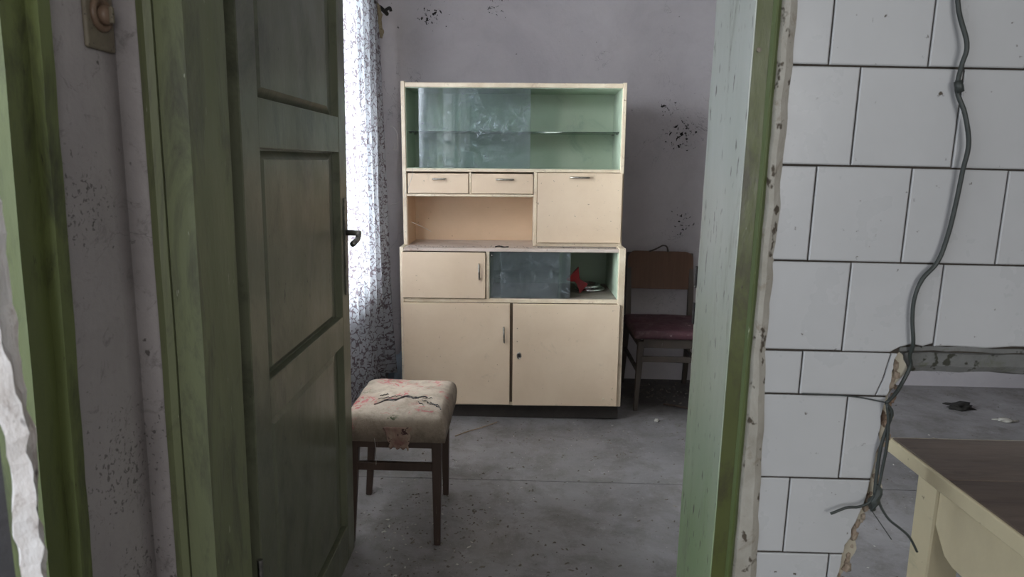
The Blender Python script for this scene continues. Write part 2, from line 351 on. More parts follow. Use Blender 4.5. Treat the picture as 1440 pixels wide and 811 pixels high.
# doorway wall with the broken opening
edge = [(.599, .990), (.597, .955), (.592, .915), (.587, .885), (.590, .850), (.586, .800), (.583, .760), (.572, .715), (.562, .680), (.552, .640), (.547, .600), (.53, .50), (.52, .30), (.515, 0)]
bm = bmesh.new()
box(bm, -.555, .375, WY0, WY1, 2.06, 2.5)                    # above the door
rag = [(x+.012+.010*sin(i*2.3), z) for i, (x, z) in enumerate(edge)]
fine = []
for i in range(len(rag)-1):
    for k in range(5):
        t = k/5; x = rag[i][0]*(1-t)+rag[i+1][0]*t; z = rag[i][1]*(1-t)+rag[i+1][1]*t
        fine.append((x+.008*noise.noise(Vector((x*30, z*55, 2))), z))
fine.append(rag[-1])
prism(bm, [(.375, 0), (.375, .992)] + [(.60, .992)] + fine[1:], 'y', WY0+.004, WY1)
prism(bm, [(.375, .992), (.375, 2.5), (4.0, 2.5), (4.0, .992)], 'y', WY0, WY1)
box(bm, 1.9, 4.0, WY0, WY1, 0, .992)
link('wall_front', bm, 'lining', kind='structure')
WF = bpy.data.objects['wall_front']
bm = bmesh.new(); box(bm, -1.0, -.555, WY0, 1.18, 0, 2.5); box(bm, -1.0, -.600, 1.18, WY1, 0, 2.5)
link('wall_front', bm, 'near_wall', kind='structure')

# ---- tiles, one object each
TY = 1.050
rows = [(1.562, 1.7025), (1.419, 1.5595), (1.2755, 1.4165), (1.132, 1.273), (.9905, 1.1295), (.9185, .9880), (.7775, .9160), (.6450, .7750), (.505, .6425), (.362, .5025)]
joints = [[.447, .590, .733, .876], [.4450, .5890, .7290], [.4925, .6420, .786], [.4430, .5850, .7280], [.5100, .6510, .795], [.4500], [.5280], [.4500], [.5270], [.45]]
def rowtilt(x): return (x-.6)*.0
def tile_obj(poly):
    bm = bmesh.new()
    A = [bm.verts.new((x, TY+.0075, z)) for x, z in poly]; B = [bm.verts.new((x, TY+.0012, z)) for x, z in poly]
    cx = sum(p[0] for p in poly)/len(poly); cz = sum(p[1] for p in poly)/len(poly)
    Cc = [bm.verts.new((cx+(x-cx)*(1-.0018/max(abs(x-cx), .02)), TY, cz+(z-cz)*(1-.0018/max(abs(z-cz), .02)))) for x, z in poly]
    n = len(poly)
    for i in range(n):
        j = (i+1) % n
        bm.faces.new((A[i], A[j], B[j], B[i])); bm.faces.new((B[i], B[j], Cc[j], Cc[i]))
    bm.faces.new(Cc)
    o = link('tile', bm, 'tile', WF)
    o.rotation_euler = (0, 0, 0); return o
def broken(z):   # x of the broken edge at height z
    for (xa, za), (xb, zb) in zip(edge, edge[1:]):
        if zb <= z <= za: return xb+(xa-xb)*(z-zb)/(za-zb)
    return .599
def leftx(z): return .3865+max(0, (1.0-z))*.045
for ri, (z0, z1) in enumerate(rows):
    js = list(joints[ri]); full = z0 > .985
    if full:
        while js[-1] < 1.8: js.append(js[-1]+.1425+random.uniform(-.001, .001))
    xs = [leftx((z0+z1)/2)] + js
    g = .0013
    for i, xl in enumerate(xs):
        xr = xs[i+1] if i+1 < len(xs) else None
        lo = z0+random.uniform(-.0004, .0008); hi = z1-random.uniform(.0, .0008)
        xa = xl + (g if i else 0)
        if xr is not None:
            if i == 0 :
                poly = [(leftx(lo), lo), (xr-g, lo), (xr-g, hi), (leftx(hi), hi)]
            else: poly = [(xa, lo), (xr-g, lo), (xr-g, hi), (xa, hi)]
            # chipped lower edge above the opening
            if abs(z0-.9905) < .001 and xa >= .60:
                k = 7; bot = [(xa+(xr-g-xa)*t/k, .9955+.006*noise.noise(Vector((xa*20+t*3.1, 0, 0)))+.006) for t in range(k+1)]
                poly = bot + [(xr-g, hi), (xa, hi)]
            elif abs(z0-.9905) < .001 and xr > .6:
                poly = [(xa, lo), (.585, lo), (.600, .999), (.618, 1.004), (.635, 1.001), (xr-g, 1.006), (xr-g, hi), (xa, hi)]
            tile_obj(poly)
        elif not full:
            k = 9; right = []
            for t in range(k+1):
                z = lo+(hi-lo)*t/k
                right.append((broken(z)-.004+.007*noise.noise(Vector((5, z*60, 1))), z))
            if ri == 5:      # this one is cracked in two
                tile_obj([(xa, lo), (.5700, lo), (.5790, lo+.028), (.5995-.013, hi), (xa, hi)])
                tile_obj([(.5722, lo)] + right + [(.5885, hi), (.5812, lo+.028)])
            else: tile_obj([(xa, lo)] + right + [(xa, hi)])
# dark bedding behind the tiles
bm = bmesh.new()
prism(bm, [(.388, .35), (.388, 1.705), (1.9, 1.705), (1.9, .991), (.602, .991), (.597, .985)] + [(x-.004, z) for x, z in edge[1:12]], 'y', TY+.0035, WY0+.006)
link('grout', bm, 'grout', WF)
# lintel bar over the opening
bm = bmesh.new()
prism(bm, [(1.064, .966), (1.070, .956), (1.085, .951), (1.12, .951), (1.12, .9915), (1.0555, .9915), (1.0535, 1.000), (1.0515, 1.000), (1.0525, .993), (1.064, .986)], 'x', .600, 1.9)
bmesh.ops.subdivide_edges(bm, edges=[e for e in bm.edges if abs(e.verts[0].co.x-e.verts[1].co.x) > .5], cuts=70)
for v in bm.verts:
    v.co += Vector((0, .003*noise.noise(v.co*25), .0035*noise.noise(v.co*30+Vector((9, 0, 0)))))
link('lintel', bm, 'concrete', WF)
# crumbling plaster lumps along the broken edge
bm = bmesh.new()
for i in range(46):
    z = random.uniform(.56, .985); x = broken(z)+random.uniform(.0, .014); r = random.uniform(.003, .009)
    s = bmesh.ops.create_icosphere(bm, subdivisions=1, radius=r)
    for v in s['verts']: v.co = Vector((x, WY0+.004, z))+Vector((v.co.x*random.uniform(.5, 1.2), v.co.y*.8, v.co.z*random.uniform(.8, 1.8)))
for i in range(40):
    x = random.uniform(.60, 1.3); r = random.uniform(.002, .006)
    s = bmesh.ops.create_icosphere(bm, subdivisions=1, radius=r)
    for v in s['verts']: v.co = Vector((x, WY0+.006, 1.001+random.uniform(-.006, .002)))+v.co*random.uniform(.6, 1.3)
link('broken_plaster', bm, 'rust', WF, kind='stuff')
# a flap of torn plaster at the right end of the lintel
bm = bmesh.new()
prism(bm, [(.822, .965), (.832, .972), (.86, .975), (.90, .955), (.90, .930), (.855, .925), (.836, .935), (.826, .945)], 'y', WY0+.0, WY0+.02)
link('plaster_lump', bm, 'rag_plaster', WF)

# ---- doorway frame (green): jambs, casings, beads, head
FR = empty('trim_1', (0, 0, 0), kind='structure')
def wob(bm, amt, fr=9, axis=(1, 1, 0)):
    for v in bm.verts:
        n = noise.noise(Vector((v.co.x*3, v.co.y*3, v.co.z*fr)))
        v.co.x += amt*n*axis[0]; v.co.y += amt*noise.noise(Vector((v.co.x*3+7, v.co.y*3, v.co.z*fr)))*axis[1]
def vprism(name, mat, poly, z0, z1, cuts=24, amt=.0012, parent=FR, fr=9):
    bm = bmesh.new(); n = len(poly); R = []
    for k in range(cuts+1):
        z = z0+(z1-z0)*k/cuts; R.append([bm.verts.new((x, y, z)) for x, y in poly])
    for k in range(cuts):
        for i in range(n): bm.faces.new((R[k][i], R[k][(i+1) % n], R[k+1][(i+1) % n], R[k+1][i]))
    bm.faces.new(R[0][::-1]); bm.faces.new(R[-1]); wob(bm, amt, fr); return link(name, bm, mat, parent)
# right jamb board: its lit inner face and its arris
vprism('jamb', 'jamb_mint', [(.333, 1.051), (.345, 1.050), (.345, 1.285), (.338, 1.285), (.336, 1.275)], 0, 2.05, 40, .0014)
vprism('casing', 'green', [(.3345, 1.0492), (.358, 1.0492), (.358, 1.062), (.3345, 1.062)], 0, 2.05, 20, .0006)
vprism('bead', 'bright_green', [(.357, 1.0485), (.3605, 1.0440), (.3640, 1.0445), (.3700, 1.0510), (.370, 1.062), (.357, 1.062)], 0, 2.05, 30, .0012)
pe = vprism('plaster_edge', 'rag_plaster', [(.369, 1.052), (.373, 1.0455), (.380, 1.044), (.3865, 1.047), (.392, 1.050), (.392, 1.062), (.369, 1.062)], 0, 2.05, 110, .0026, FR, 26)
for v in pe.data.vertices:
    if v.co.x > .378: v.co.x += .045*max(0, 1.0-v.co.z)
bx('jamb_rebate', 'green', FR, .345, .375, 1.062, 1.285, 0, 2.05, 0)
for z0, z1 in ((1.045, 1.085), (.975, 1.015)): bx('strike_hole', 'near_black', FR, .3335, .3395, 1.276, 1.287, z0, z1, .0008)
# left jamb, casing and bead
vprism('jamb', 'casing_green', [(-.494, 1.0515), (-.494, 1.193), (-.515, 1.193), (-.515, 1.0515)], 0, 2.05, 24, .0008)
bx('jamb_rebate', 'gap_shade', FR, -.5995, -.590, 1.181, 1.275, 0, 2.05, 0)
vprism('casing', 'casing_green', [(-.494, 1.0485), (-.536, 1.0485), (-.536, 1.062), (-.494, 1.062)], 0, 2.05, 20, .0007)
vprism('bead', 'casing_green', [(-.539, 1.0480), (-.548, 1.0415), (-.560, 1.0455), (-.562, 1.062), (-.539, 1.062)], 0, 2.05, 24, .0010)
bx('casing_groove', 'near_black', FR, -.5405, -.5345, 1.0535, 1.062, 0, 2.05, 0)
bx('head', 'casing_green', FR, -.494, .336, 1.05, 1.275, 2.02, 2.06, .002)
for zz in (1.437,):
    bm = bmesh.new(); lathe(bm, [(.0035, 0), (.0035, .0015), (.0018, .0018)], 12, Matrix.Translation((.3415, 1.0492, zz)) @ Matrix.Rotation(pi/2, 4, 'X'))
    link('screw', bm, 'switch', FR)

# ---- side opening frame beside the camera
SF = empty('trim_2', (0, 0, 0), kind='structure')
vprism('architrave', 'side_green', [(-.583, .8634), (-.583, .886), (-.640, .890), (-.640, .8634)], 0, 2.15, 60, .0016, SF, 16)
vprism('jamb', 'side_green', [(-.598, .820), (-.598, .863), (-.74, .863), (-.74, .820)], 0, 2.15, 30, .0010, SF)
for o in list(SF.children):
    for v in o.data.vertices: v.co.x += .020*(v.co.z-1.26)
bx('head', 'side_green', SF, -.72, -.5735, -.85, .87, 2.12, 2.16, .002)
# ---- chipped post close to the camera
PS = empty('trim_3', (0, 0, 0), kind='structure')
bm = bmesh.new(); n = 170; ra = []
for k in range(n+1):
    z = k/n*1.35; zz = z
    xl = -.3945-.0050*noise.noise(Vector((0, 0, zz*14)))-.005*noise.noise(Vector((3, 0, zz*55)))
    xr = -.3740+.0060*noise.noise(Vector((8, 0, zz*11)))+.006*noise.noise(Vector((5, 0, zz*60)))
    if z > 1.0: xl -= (z-1.0)*.02; xr -= (z-1.0)*.065
    ra.append([bm.verts.new(p) for p in ((xl, .500, z), ((xl+xr)/2-.004, .493+.003*noise.noise(Vector((1, 2, zz*30))), z), (xr, .499, z), (xr-.022, .53, z), (xl, .53, z))])
for k in range(n):
    for i in range(5): bm.faces.new((ra[k][i], ra[k][(i+1) % 5], ra[k+1][(i+1) % 5], ra[k+1][i]))
bm.faces.new(ra[0][::-1]); bm.faces.new(ra[-1])
link('chipped_edge', bm, 'chip_white', PS)
vprism('post', 'near_black', [(-.3965, .497), (-.438, .545), (-.50, .545), (-.50, .497)], 0, 1.35, 10, .001, PS)

# ---- the open green door
D = empty('door_1', (0, 0, 0), kind='structure')
DX = -.517; DT = .040; y0, y1 = 1.300, 2.080
bx('stile', 'door_green', D, DX-DT, DX, y0, y0+.090, .008, 1.985, .002)
bx('stile', 'door_green', D, DX-DT, DX, y1-.080, y1, .008, 1.985, .002)
for a, b in ((.008, .13), (.717, .805), (1.286, 1.384), (1.88, 1.985)):
    bx('rail', 'door_green', D, DX-DT, DX-.0008, y0+.0895, y1-.0795, a, b, .0015)
for a, b in ((.13, .717), (.805, 1.286), (1.384, 1.88)):
    ya, yb = y0+.088, y1-.078; bm = bmesh.new(); xo, xi = DX-.020, DX-.007
    def ring(m, x): return [bm.verts.new(p) for p in ((x, ya+m*.6, a+m*.35), (x, yb-m*1.5, a+m*.35), (x, yb-m*1.5, b-m*.35), (x, ya+m*.6, b-m*.35))]
    r0, r1, r3 = ring(0, xo), ring(.012, xo), ring(.065, xi)
    bk = [bm.verts.new((DX-DT+.006, v.co.y, v.co.z)) for v in r0]
    for p, q in ((r0, r1), (r1, r3), (bk, r0)):
        for i in range(4): bm.faces.new((p[i], p[(i+1) % 4], q[(i+1) % 4], q[i]))
    bm.faces.new(r3); bm.faces.new(bk[::-1])
    link('panel', bm, 'door_green', D)
bm = bmesh.new(); box(bm, DX, DX+.0045, 2.030, 2.062, .865, 1.155, .002)
pl = link('lock_plate', bm, 'steel', D)
bm = bmesh.new(); tube(bm, [(DX+.003, 2.046, 1.052), (DX+.030, 2.046, 1.052), (DX+.047, 2.044, 1.050)], .0085, 10)
for (a, b, w0, w1) in (((DX+.040, 2.048, 1.050), (DX+.052, 1.985, 1.040), .0085, .0075), ((DX+.052, 1.985, 1.040), (DX+.046, 1.945, 1.030), .0075, .0085)):
    tube(bm, [a, b], [w0, w1], 8)
link('door_handle', bm, 'steel', pl, smooth=True)
bm = bmesh.new(); tube(bm, [(DX-.002, y0-.004, .35), (DX-.002, y0-.004, .45)], .006, 8); link('hinge', bm, 'steel', D)
bm = bmesh.new(); tube(bm, [(DX-.002, y0-.004, 1.60), (DX-.002, y0-.004, 1.70)], .006, 8); link('hinge', bm, 'steel', D)

# ---- window of the far room behind the curtain
W = empty('window_1', (0, 0, 0), kind='structure')
for nm, a in (('frame', (wy0, wy1, wz0, wz0+.05)), ('frame', (wy0, wy1, wz1-.05, wz1)), ('frame', (wy0, wy0+.05, wz0+.05, wz1-.05)), ('frame', (wy1-.05, wy1, wz0+.05, wz1-.05)),
              ('mullion', (2.10, 2.16, wz0+.05, wz1-.05)), ('mullion', (2.78, 2.84, wz0+.05, wz1-.05)), ('transom', (wy0+.05, 2.10, 1.66, 1.70)), ('transom', (2.16, 2.78, 1.66, 1.70)), ('transom', (2.84, wy1-.05, 1.66, 1.70))):
    bx(nm, 'cream_edge', W, WXL-.13, WXL-.08, *a, .003)
for a, b in ((wy0+.05, 2.10), (2.16, 2.78), (2.84, wy1-.05)):
    bx('pane', 'window_glass', W, WXL-.108, WXL-.104, a, b, wz0+.05, 1.66, 0); bx('pane', 'window_glass', W, WXL-.108, WXL-.104, a, b, 1.70, wz1-.05, 0)
bx('window_sill', 'cream_edge', W, WXL-.08, WXL+.015, wy0, wy1, wz0-.028, wz0+.002, .004)

# ---- curtains, drawn to both ends of the window
def drape(ya, ye, label, flare):
    bm = bmesh.new(); uvl = bm.loops.layers.uv.new('UVMap'); NY, NZ = int(150*(ye-ya)), 46
    Z0c, Z1c = .13, 2.015; G = []
    for j in range(NZ+1):
        t = j/NZ; z = Z0c+(Z1c-Z0c)*t; row = []
        for i in range(NY+1):
            s = i/NY; y = ya+(ye-ya)*s
            drop = 1-t
            amp = .010+.018*drop
            ph = y*2*pi*8.2+1.1*sin(y*3.1)+.35*sin(z*2.2+y*5)
            x = -.722+amp*sin(ph)+.006*drop*sin(ph*2.3+z*4)
            e = max(0, (y-3.40)/.225) if flare else 0            # the loose end swings out at its foot
            x += e*e*(.075*drop**1.1-.008)
            row.append((x, y+.006*drop*cos(ph), z+.012*sin(y*4+1)*(drop > .97)))
        G.append(row)
    VV = [[bm.verts.new(p) for p in r] for r in G]
    ul = [0]
    for i in range(NY): ul.append(ul[-1]+(Vector(G[10][i+1])-Vector(G[10][i])).length)
    for j in range(NZ):
        for i in range(NY):
            f = bm.faces.new((VV[j][i], VV[j][i+1], VV[j+1][i+1], VV[j+1][i]))
            for lp, (a, b) in zip(f.loops, ((i, j), (i+1, j), (i+1, j+1), (i, j+1))): lp[uvl].uv = (ul[a], G[b][0][2])
    tag(link('curtain', bm, 'curtain', smooth=True), label, 'curtain')
drape(2.72, 3.625, 'long white curtain with purple-grey floral tendrils beside the cabinet', True)
drape(1.36, 1.78, 'narrow floral curtain bunched at the window end behind the open green door', False)
rd = empty('curtain_rod', (-.735, 2.5, 2.03), 'dark curtain rod with a twisted end above the floral curtain', 'curtain rod')
bm = bmesh.new(); tube(bm, [(0, -1.2, 0), (0, 1.22, 0)], .008, 10); link('rod', bm, 'wood_dark', rd, smooth=True)
bm = bmesh.new(); tube(bm, catmull([(0, 1.20, 0), (.012, 1.27, -.006), (.030, 1.25, -.024), (.020, 1.24, -.012), (.045, 1.24, .004), (.052, 1.24, -.012)], 5), [.011]*10+[.008]*16, 7); link('finial', bm, 'soot', rd)
for yy in (-1.1, 1.0):
    bm = bmesh.new(); tube(bm, [(-.065, yy, .0), (0, yy, 0)], .006, 8); link('bracket', bm, 'wood_dark', rd)
bm = bmesh.new()
P = catmull([(-.722, 3.58, 2.02), (-.712, 3.585, 1.97), (-.716, 3.59, 1.93), (-.708, 3.60, 1.89), (-.712, 3.60, 1.865)], 5)
tube(bm, P, [.012+.006*noise.noise(p*40) for p in P], 9)
for v in bm.verts: v.co += Vector((noise.noise(v.co*50), noise.noise(v.co*50+Vector((3, 0, 0))), 0))*.006
tag(link('rag', bm, 'rag', smooth=True), 'twisted yellowish rag knotted at the top end of the floral curtain', 'rag')

# ---- the cream kitchen cabinet (leans a touch to the left)
K = empty('kitchen_cabinet', (-.015, 3.28, 0), 'tall cream kitchen cabinet with glass-fronted shelves, drawers and doors, on a dark plinth', 'cabinet')
K.rotation_euler = (0, -radians(.8), 0)
def kb(name, mat, *a, parent=K, bev=.0018, seg=1): return bx(name, mat, parent, *a, bev, seg)
LD = .455
kb('plinth', 'plinth', -.535, .535, .030, LD, 0, .084)
kb('side_panel', 'cream_edge', -.5425, -.524, 0, LD, .075, .866)
kb('side_panel', 'cream_edge', .510, .5425, 0, LD, .075, .866)
kb('countertop', 'worktop', -.524, .510, .001, LD, .846, .862)
kb('base_board', 'cream_edge', -.524, .510, .004, LD, .075, .092)
kb('back_panel', 'gap', -.524, .510, LD-.012, LD-.002, .092, .596)
kb('back_panel', 'mint', -.110, .510, LD-.012, LD-.002, .616, .846)
kb('back_panel', 'gap', -.524, -.128, LD-.012, LD-.002, .616, .846)
kb('rail', 'cream_edge', -.524, .510, .002, LD-.012, .597, .616)
kb('divider', 'cream_edge', -.128, -.111, .001, LD-.012, .616, .846)
kb('divider', 'gap', -.011, .005, .004, LD-.012, .092, .597)
kb('lining_panel', 'mint', .506, .5105, .012, LD-.012, .616, .846, bev=0)
kb('lining_panel', 'mint', -.1115, -.1085, .012, LD-.012, .616, .846, bev=0)
kb('lining_panel', 'dusty_shelf', -.1085, .506, .012, LD-.012, .6160, .6185, bev=0)
def handle(parent, p, q, out=.020, r=.0036, mat='handle'):
    P, Q = Vector(p), Vector(q); d = (Q-P).normalized()*.006; o = Vector((0, -out, 0)); bm = bmesh.new()
    tube(bm, [P, P+o*.75, P+o+d*.8, Q+o-d*.8, Q+o*.75, Q], [r*.9, r, r*1.25, r*1.25, r, r*.9], 8)
    return link('handle', bm, mat, parent, smooth=True)
d = kb('door', 'cream', -.531, -.130, -.0125, .003, .620, .842)
handle(d, (-.158, -.0125, .716), (-.160, -.0125, .788))
d = kb('door', 'cream', -.530, -.010, -.0125, .003, .084, .5955)
handle(d, (-.037, -.0125, .406), (-.040, -.0125, .478))
d = kb('door', 'cream', .004, .522, -.0125, .003, .080, .5945)
bm = bmesh.new(); lathe(bm, [(.0155, 0), (.0155, .0015), (.0125, .003), (.010, .0015), (.010, .0005)], 20, Matrix.Translation((.036, -.0125, .336)) @ Matrix.Rotation(pi/2, 4, 'X') @ Matrix.Diagonal((.75, 1.15, 1, 1)))
link('keyhole_ring', bm, 'handle', d)
bm = bmesh.new(); box(bm, .0300, .0425, -.0140, -.0126, .328, .344); link('keyhole', bm, 'near_black', d)
for zz in (.473, .407):
    bm = bmesh.new(); lathe(bm, [(.0028, 0), (.0028, .0006)], 8, Matrix.Translation((.026, -.0125, zz)) @ Matrix.Rotation(pi/2, 4, 'X')); link('screw_hole', bm, 'rust', d)
for px_, zz in ((.455, .118), (.497, .118), (.497, .172)):
    bm = bmesh.new(); lathe(bm, [(.0048, 0), (.0040, .0018), (.001, .0024)], 10, Matrix.Translation((px_, -.0125, zz)) @ Matrix.Rotation(pi/2, 4, 'X')); link('screw', bm, 'cream_edge', d, smooth=True)
kb('glass_pane', 'glass', -.056, .280, .012, .0155, .619, .845, bev=.0008)
kb('glass_pane', 'glass', -.108, .227, .022, .0255, .619, .845, bev=.0008)
bm = bmesh.new(); lathe(bm, [(.005, 0), (.004, .003), (.001, .004)], 12, Matrix.Translation((-.101, .0215, .824)) @ Matrix.Rotation(pi/2, 4, 'X')); link('pane_stud', bm, 'chrome', K, smooth=True)
# upper section
U0, U1 = .100, .405
kb('side_panel', 'cream_edge', -.538, -.519, U0, U1, .862, 1.643)
kb('side_panel', 'cream_edge', .516, .5345, U0, U1, .862, 1.641)
kb('top_board', 'cream_edge', -.519, .516, U0+.002, U1, 1.616, 1.637)
kb('shelf_board', 'cream_edge', -.519, .516, U0+.001, U1, 1.221, 1.236)
kb('back_panel', 'mint', -.519, .516, U1-.010, U1, 1.236, 1.616, bev=0)
kb('back_panel', 'peach', -.519, .516, U1-.045, U1-.035, .862, 1.221, bev=0)
kb('lining_panel', 'mint', -.5192, -.5160, U0+.014, U1-.01, 1.236, 1.616, bev=0)
kb('lining_panel', 'mint', .5130, .5162, U0+.014, U1-.01, 1.236, 1.616, bev=0)
kb('lining_panel', 'mint', -.516, .513, U0+.014, U1-.01, 1.6130, 1.6162, bev=0)
kb('lining_panel', 'mint', -.516, .513, U0+.014, U1-.01, 1.2358, 1.2385, bev=0)
kb('lining_panel', 'peach', -.5192, -.5160, U0+.006, U1-.045, .862, 1.103, bev=0)
kb('rail', 'cream_edge', -.519, .099, U0+.001, U1-.045, 1.102, 1.114)
kb('divider', 'cream_edge', .099, .116, U0+.001, U1-.045, .862, 1.221)
kb('divider', 'cream_edge', -.216, -.204, U0+.006, U1-.045, 1.114, 1.221)
kb('base_board', 'cream_edge', .116, .516, U0+.004, U1-.045, .862, .880)
for xa, xb, ha, hb in ((-.512, -.218, -.390, -.327), (-.202, .096, -.083, .000)):
    d = kb('drawer', 'cream', xa, xb, U0-.002, U0+.013, 1.117, 1.2125)
    handle(d, (ha, U0-.002, 1.186), (hb, U0-.002, 1.186), .018, .0036, 'handle')
d = kb('door', 'cream', .118, .527, U0-.0135, U0+.002, .882, 1.2195)
handle(d, (.273, U0-.0135, 1.198), (.366, U0-.0135, 1.198), .018, .0036, 'handle')
kb('glass_pane', 'glass', -.457, .080, U0+.012, U0+.0155, 1.2385, 1.6125, bev=.0008)
kb('glass_shelf', 'shelf_glass', -.515, .512, U0+.06, U1-.018, 1.410, 1.4155, bev=.0008)
for xx in (-.512, .509):
    for yy in (.20, .36):
        bm = bmesh.new(); tube(bm, [(xx-.004*(1 if xx < 0 else -1), yy, 1.407), (xx+.008*(1 if xx < 0 else -1), yy, 1.407)], .0025, 6); link('shelf_pin', bm, 'steel', K)

# ---- things in the lower niche (world coordinates)
def kw(x, y, z):     # cabinet-local to world
    a = radians(.8); return Vector((-.015+x*cos(a)-z*sin(a), 3.28+y, x*sin(a)+z*cos(a)))
for idx, (lx, ly, zz, R, lab) in enumerate(((.398, .245, .6190, .078, 'lower of the two shiny metal lids stacked in the cabinet niche'), (.385, .235, .6385, .068, 'upper of the two shiny metal lids stacked in the cabinet niche'))):
    p = kw(lx, ly, zz); bm = bmesh.new()
    rim = [(R-.0085+.0085*cos(radians(t)), .0085+.0085*sin(radians(t))) for t in range(150, -91, -24)]
    lathe(bm, [(.004, .010), (R*.30, .009), (R*.62, .0045), (R*.74, .0045)] + rim + [(R*.6, .0)], 48)
    o = link('metal_lid', bm, 'chrome', smooth=True); o.location = p; o.rotation_euler = (radians(1.5*idx), radians(-.8-idx*1.5), 0)
    tag(o, lab, 'lid', 'shiny lids in the cabinet niche')
    o.data.materials[0] = MT['chrome']
p = kw(.328, .16, .619); bm = bmesh.new()
# red hourglass-like piece with two flared, angular ends
T = Matrix.Rotation(radians(-38), 4, 'Y')
sec = [(.030, .016, -.050), (.022, .014, -.030), (.014, .010, -.006), (.015, .010, .006), (.033, .013, .030), (.044, .015, .046)]
R_ = []
for hx, hy, zz in sec: R_.append([bm.verts.new(T @ Vector((sx*hx, sy*hy, zz+(.008*sx if abs(zz) > .02 else 0)))) for sx, sy in ((-1, -1), (1, -1), (1, 1), (-1, 1))])
for i in range(len(R_)-1):
    for k in range(4): bm.faces.new((R_[i][k], R_[i][(k+1) % 4], R_[i+1][(k+1) % 4], R_[i+1][k]))
bm.faces.new(R_[0][::-1]); bm.faces.new(R_[-1])
lo = min(v.co.z for v in bm.verts)
for v in bm.verts: v.co.z -= lo
o = link('red_clip', bm, 'red'); o.location = p; tag(o, 'red waisted plastic piece lying tilted beside the shiny lids in the niche', 'plastic piece')

# ---- bits lying on the counter and on top
def twig(name, pts, r, mat, label, cat, group=None, n=6):
    bm = bmesh.new(); P = catmull(pts, 4); tube(bm, P, [r*(.6+.5*abs(noise.noise(p*60))) for p in P], n)
    return tag(link(name, bm, mat), label, cat, group)
a = [kw(*q) for q in ((-.085, .045, .8645), (-.065, .052, .867), (-.045, .040, .8645), (-.020, .048, .8645))]
twig('scrap', a, .005, 'soot', 'small black scrap lying on the cabinet counter under the open shelf', 'scrap')
a = [kw(*q) for q in ((.12, .060, .864), (.20, .040, .866), (.30, .052, .864), (.41, .045, .864), (.50, .050, .864))]
twig('twig', a, .0028, 'debris', 'thin dark twig lying along the counter below the flap door', 'twig')
bm = bmesh.new()
for i in range(150):
    q = kw(random.uniform(-.5, .5), random.uniform(.015, .095), .8622); r = random.uniform(.0008, .0026)
    s = bmesh.ops.create_icosphere(bm, subdivisions=1, radius=r)
    m = Matrix.Rotation(random.random()*6, 3, 'Z')
    for v in s['verts']: v.co = m @ Vector((v.co.x*random.uniform(1, 3.2), v.co.y, v.co.z*.6)) + q
tag(link('counter_crumbs', bm, 'debris'), 'brown crumbs and dirt scattered along the cabinet counter', 'debris', kind='stuff')

# ---- stool
ST = empty('stool', (-.387, 2.30, 0), 'low wooden stool with a torn pale floral padded seat beside the green door', 'stool')
sx, sy = .168, .205
bm = bmesh.new(); NX = 36; NYs = 40
def seat_top(u, v):
    e = max(abs(u), abs(v)); r = (1-min(1, abs(u))**13)*(1-min(1, abs(v))**13)
    return .402+.058*r**.27+.011*(1-u*u)*(1-v*v)
def tearcurve(u): return -.42+.20*sin(u*2.4+.6)+.05*sin(u*17)
gv = [[None]*(NX+1) for _ in range(NYs+1)]
for j in range(NYs+1):
    for i in range(NX+1):
        u, v = sin((i/NX-.5)*pi), sin((j/NYs-.5)*pi)
        z = seat_top(u*.999, v*.999)
        z += .004*noise.noise(Vector((u*4, v*4, 3)))
        if -.5 < u < .55:                                     # the split in the cover sinks in
            dd = abs(v-tearcurve(u)); z -= .010*max(0, 1-dd/.06)
            if v < tearcurve(u): z += .004*max(0, 1-abs(v-tearcurve(u)+.12)/.12)
        k = .995-.02*max(0, (.46-z)/.06)*0
        gv[j][i] = bm.verts.new((u*sx*k, v*sy*k, z))
for j in range(NYs):
    for i in range(NX): bm.faces.new((gv[j][i], gv[j][i+1], gv[j+1][i+1], gv[j+1][i]))
loop = [gv[0][i] for i in range(NX)]+[gv[j][NX] for j in range(NYs)]+[gv[NYs][i] for i in range(NX, 0, -1)]+[gv[j][0] for j in range(NYs, 0, -1)]
low = [bm.verts.new((v.co.x*.985, v.co.y*.985, .372+.003*noise.noise(v.co*30))) for v in loop]
n = len(loop)
for i in range(n): bm.faces.new((loop[i], loop[(i+1) % n], low[(i+1) % n], low[i]))
bm.faces.new(low)
link('seat', bm, 'seat', ST, smooth=True)
# exposed padding in the split, frayed edges, hanging torn scrap
bm = bmesh.new()
for k in range(2):
    P = []
    for i in range(26):
        u = -.48+1.0*i/25; v = tearcurve(u)+(.045 if k else -.02)*sin(i/25*pi); P.append(Vector((u*sx, v*sy, seat_top(u, v)+.001+.002*noise.noise(Vector((u*20, k, 0))))))
    tube(bm, P, [.0012+.0020*abs(noise.noise(p*90)) for p in P], 5)
for (a0, b0, c0, d0) in ((-.40, -.50, .05, -.40), (-.45, -.34, -.1, -.20), (-.1, -.20, .35, -.25), (.25, -.33, .50, -.55), (.30, -.30, .55, -.38), (.42, -.28, .62, -.20), (.55, -.45, .80, -.50), (.60, -.40, .85, -.62), (-.45, -.18, -.30, -.10)):
    P = [Vector(((a0+(c0-a0)*t/8)*sx, (b0+(d0-b0)*t/8+.03*sin(t*2.1))*sy, seat_top(a0, b0)+.0015)) for t in range(9)]
    for q in P: q.z = seat_top(q.x/sx, q.y/sy)+.001
    tube(bm, P, [.0012+.0016*abs(noise.noise(p*90)) for p in P], 5)
link('torn_edge', bm, 'near_black', ST)
bm = bmesh.new(); cols = 14; rws = 12; g2 = []
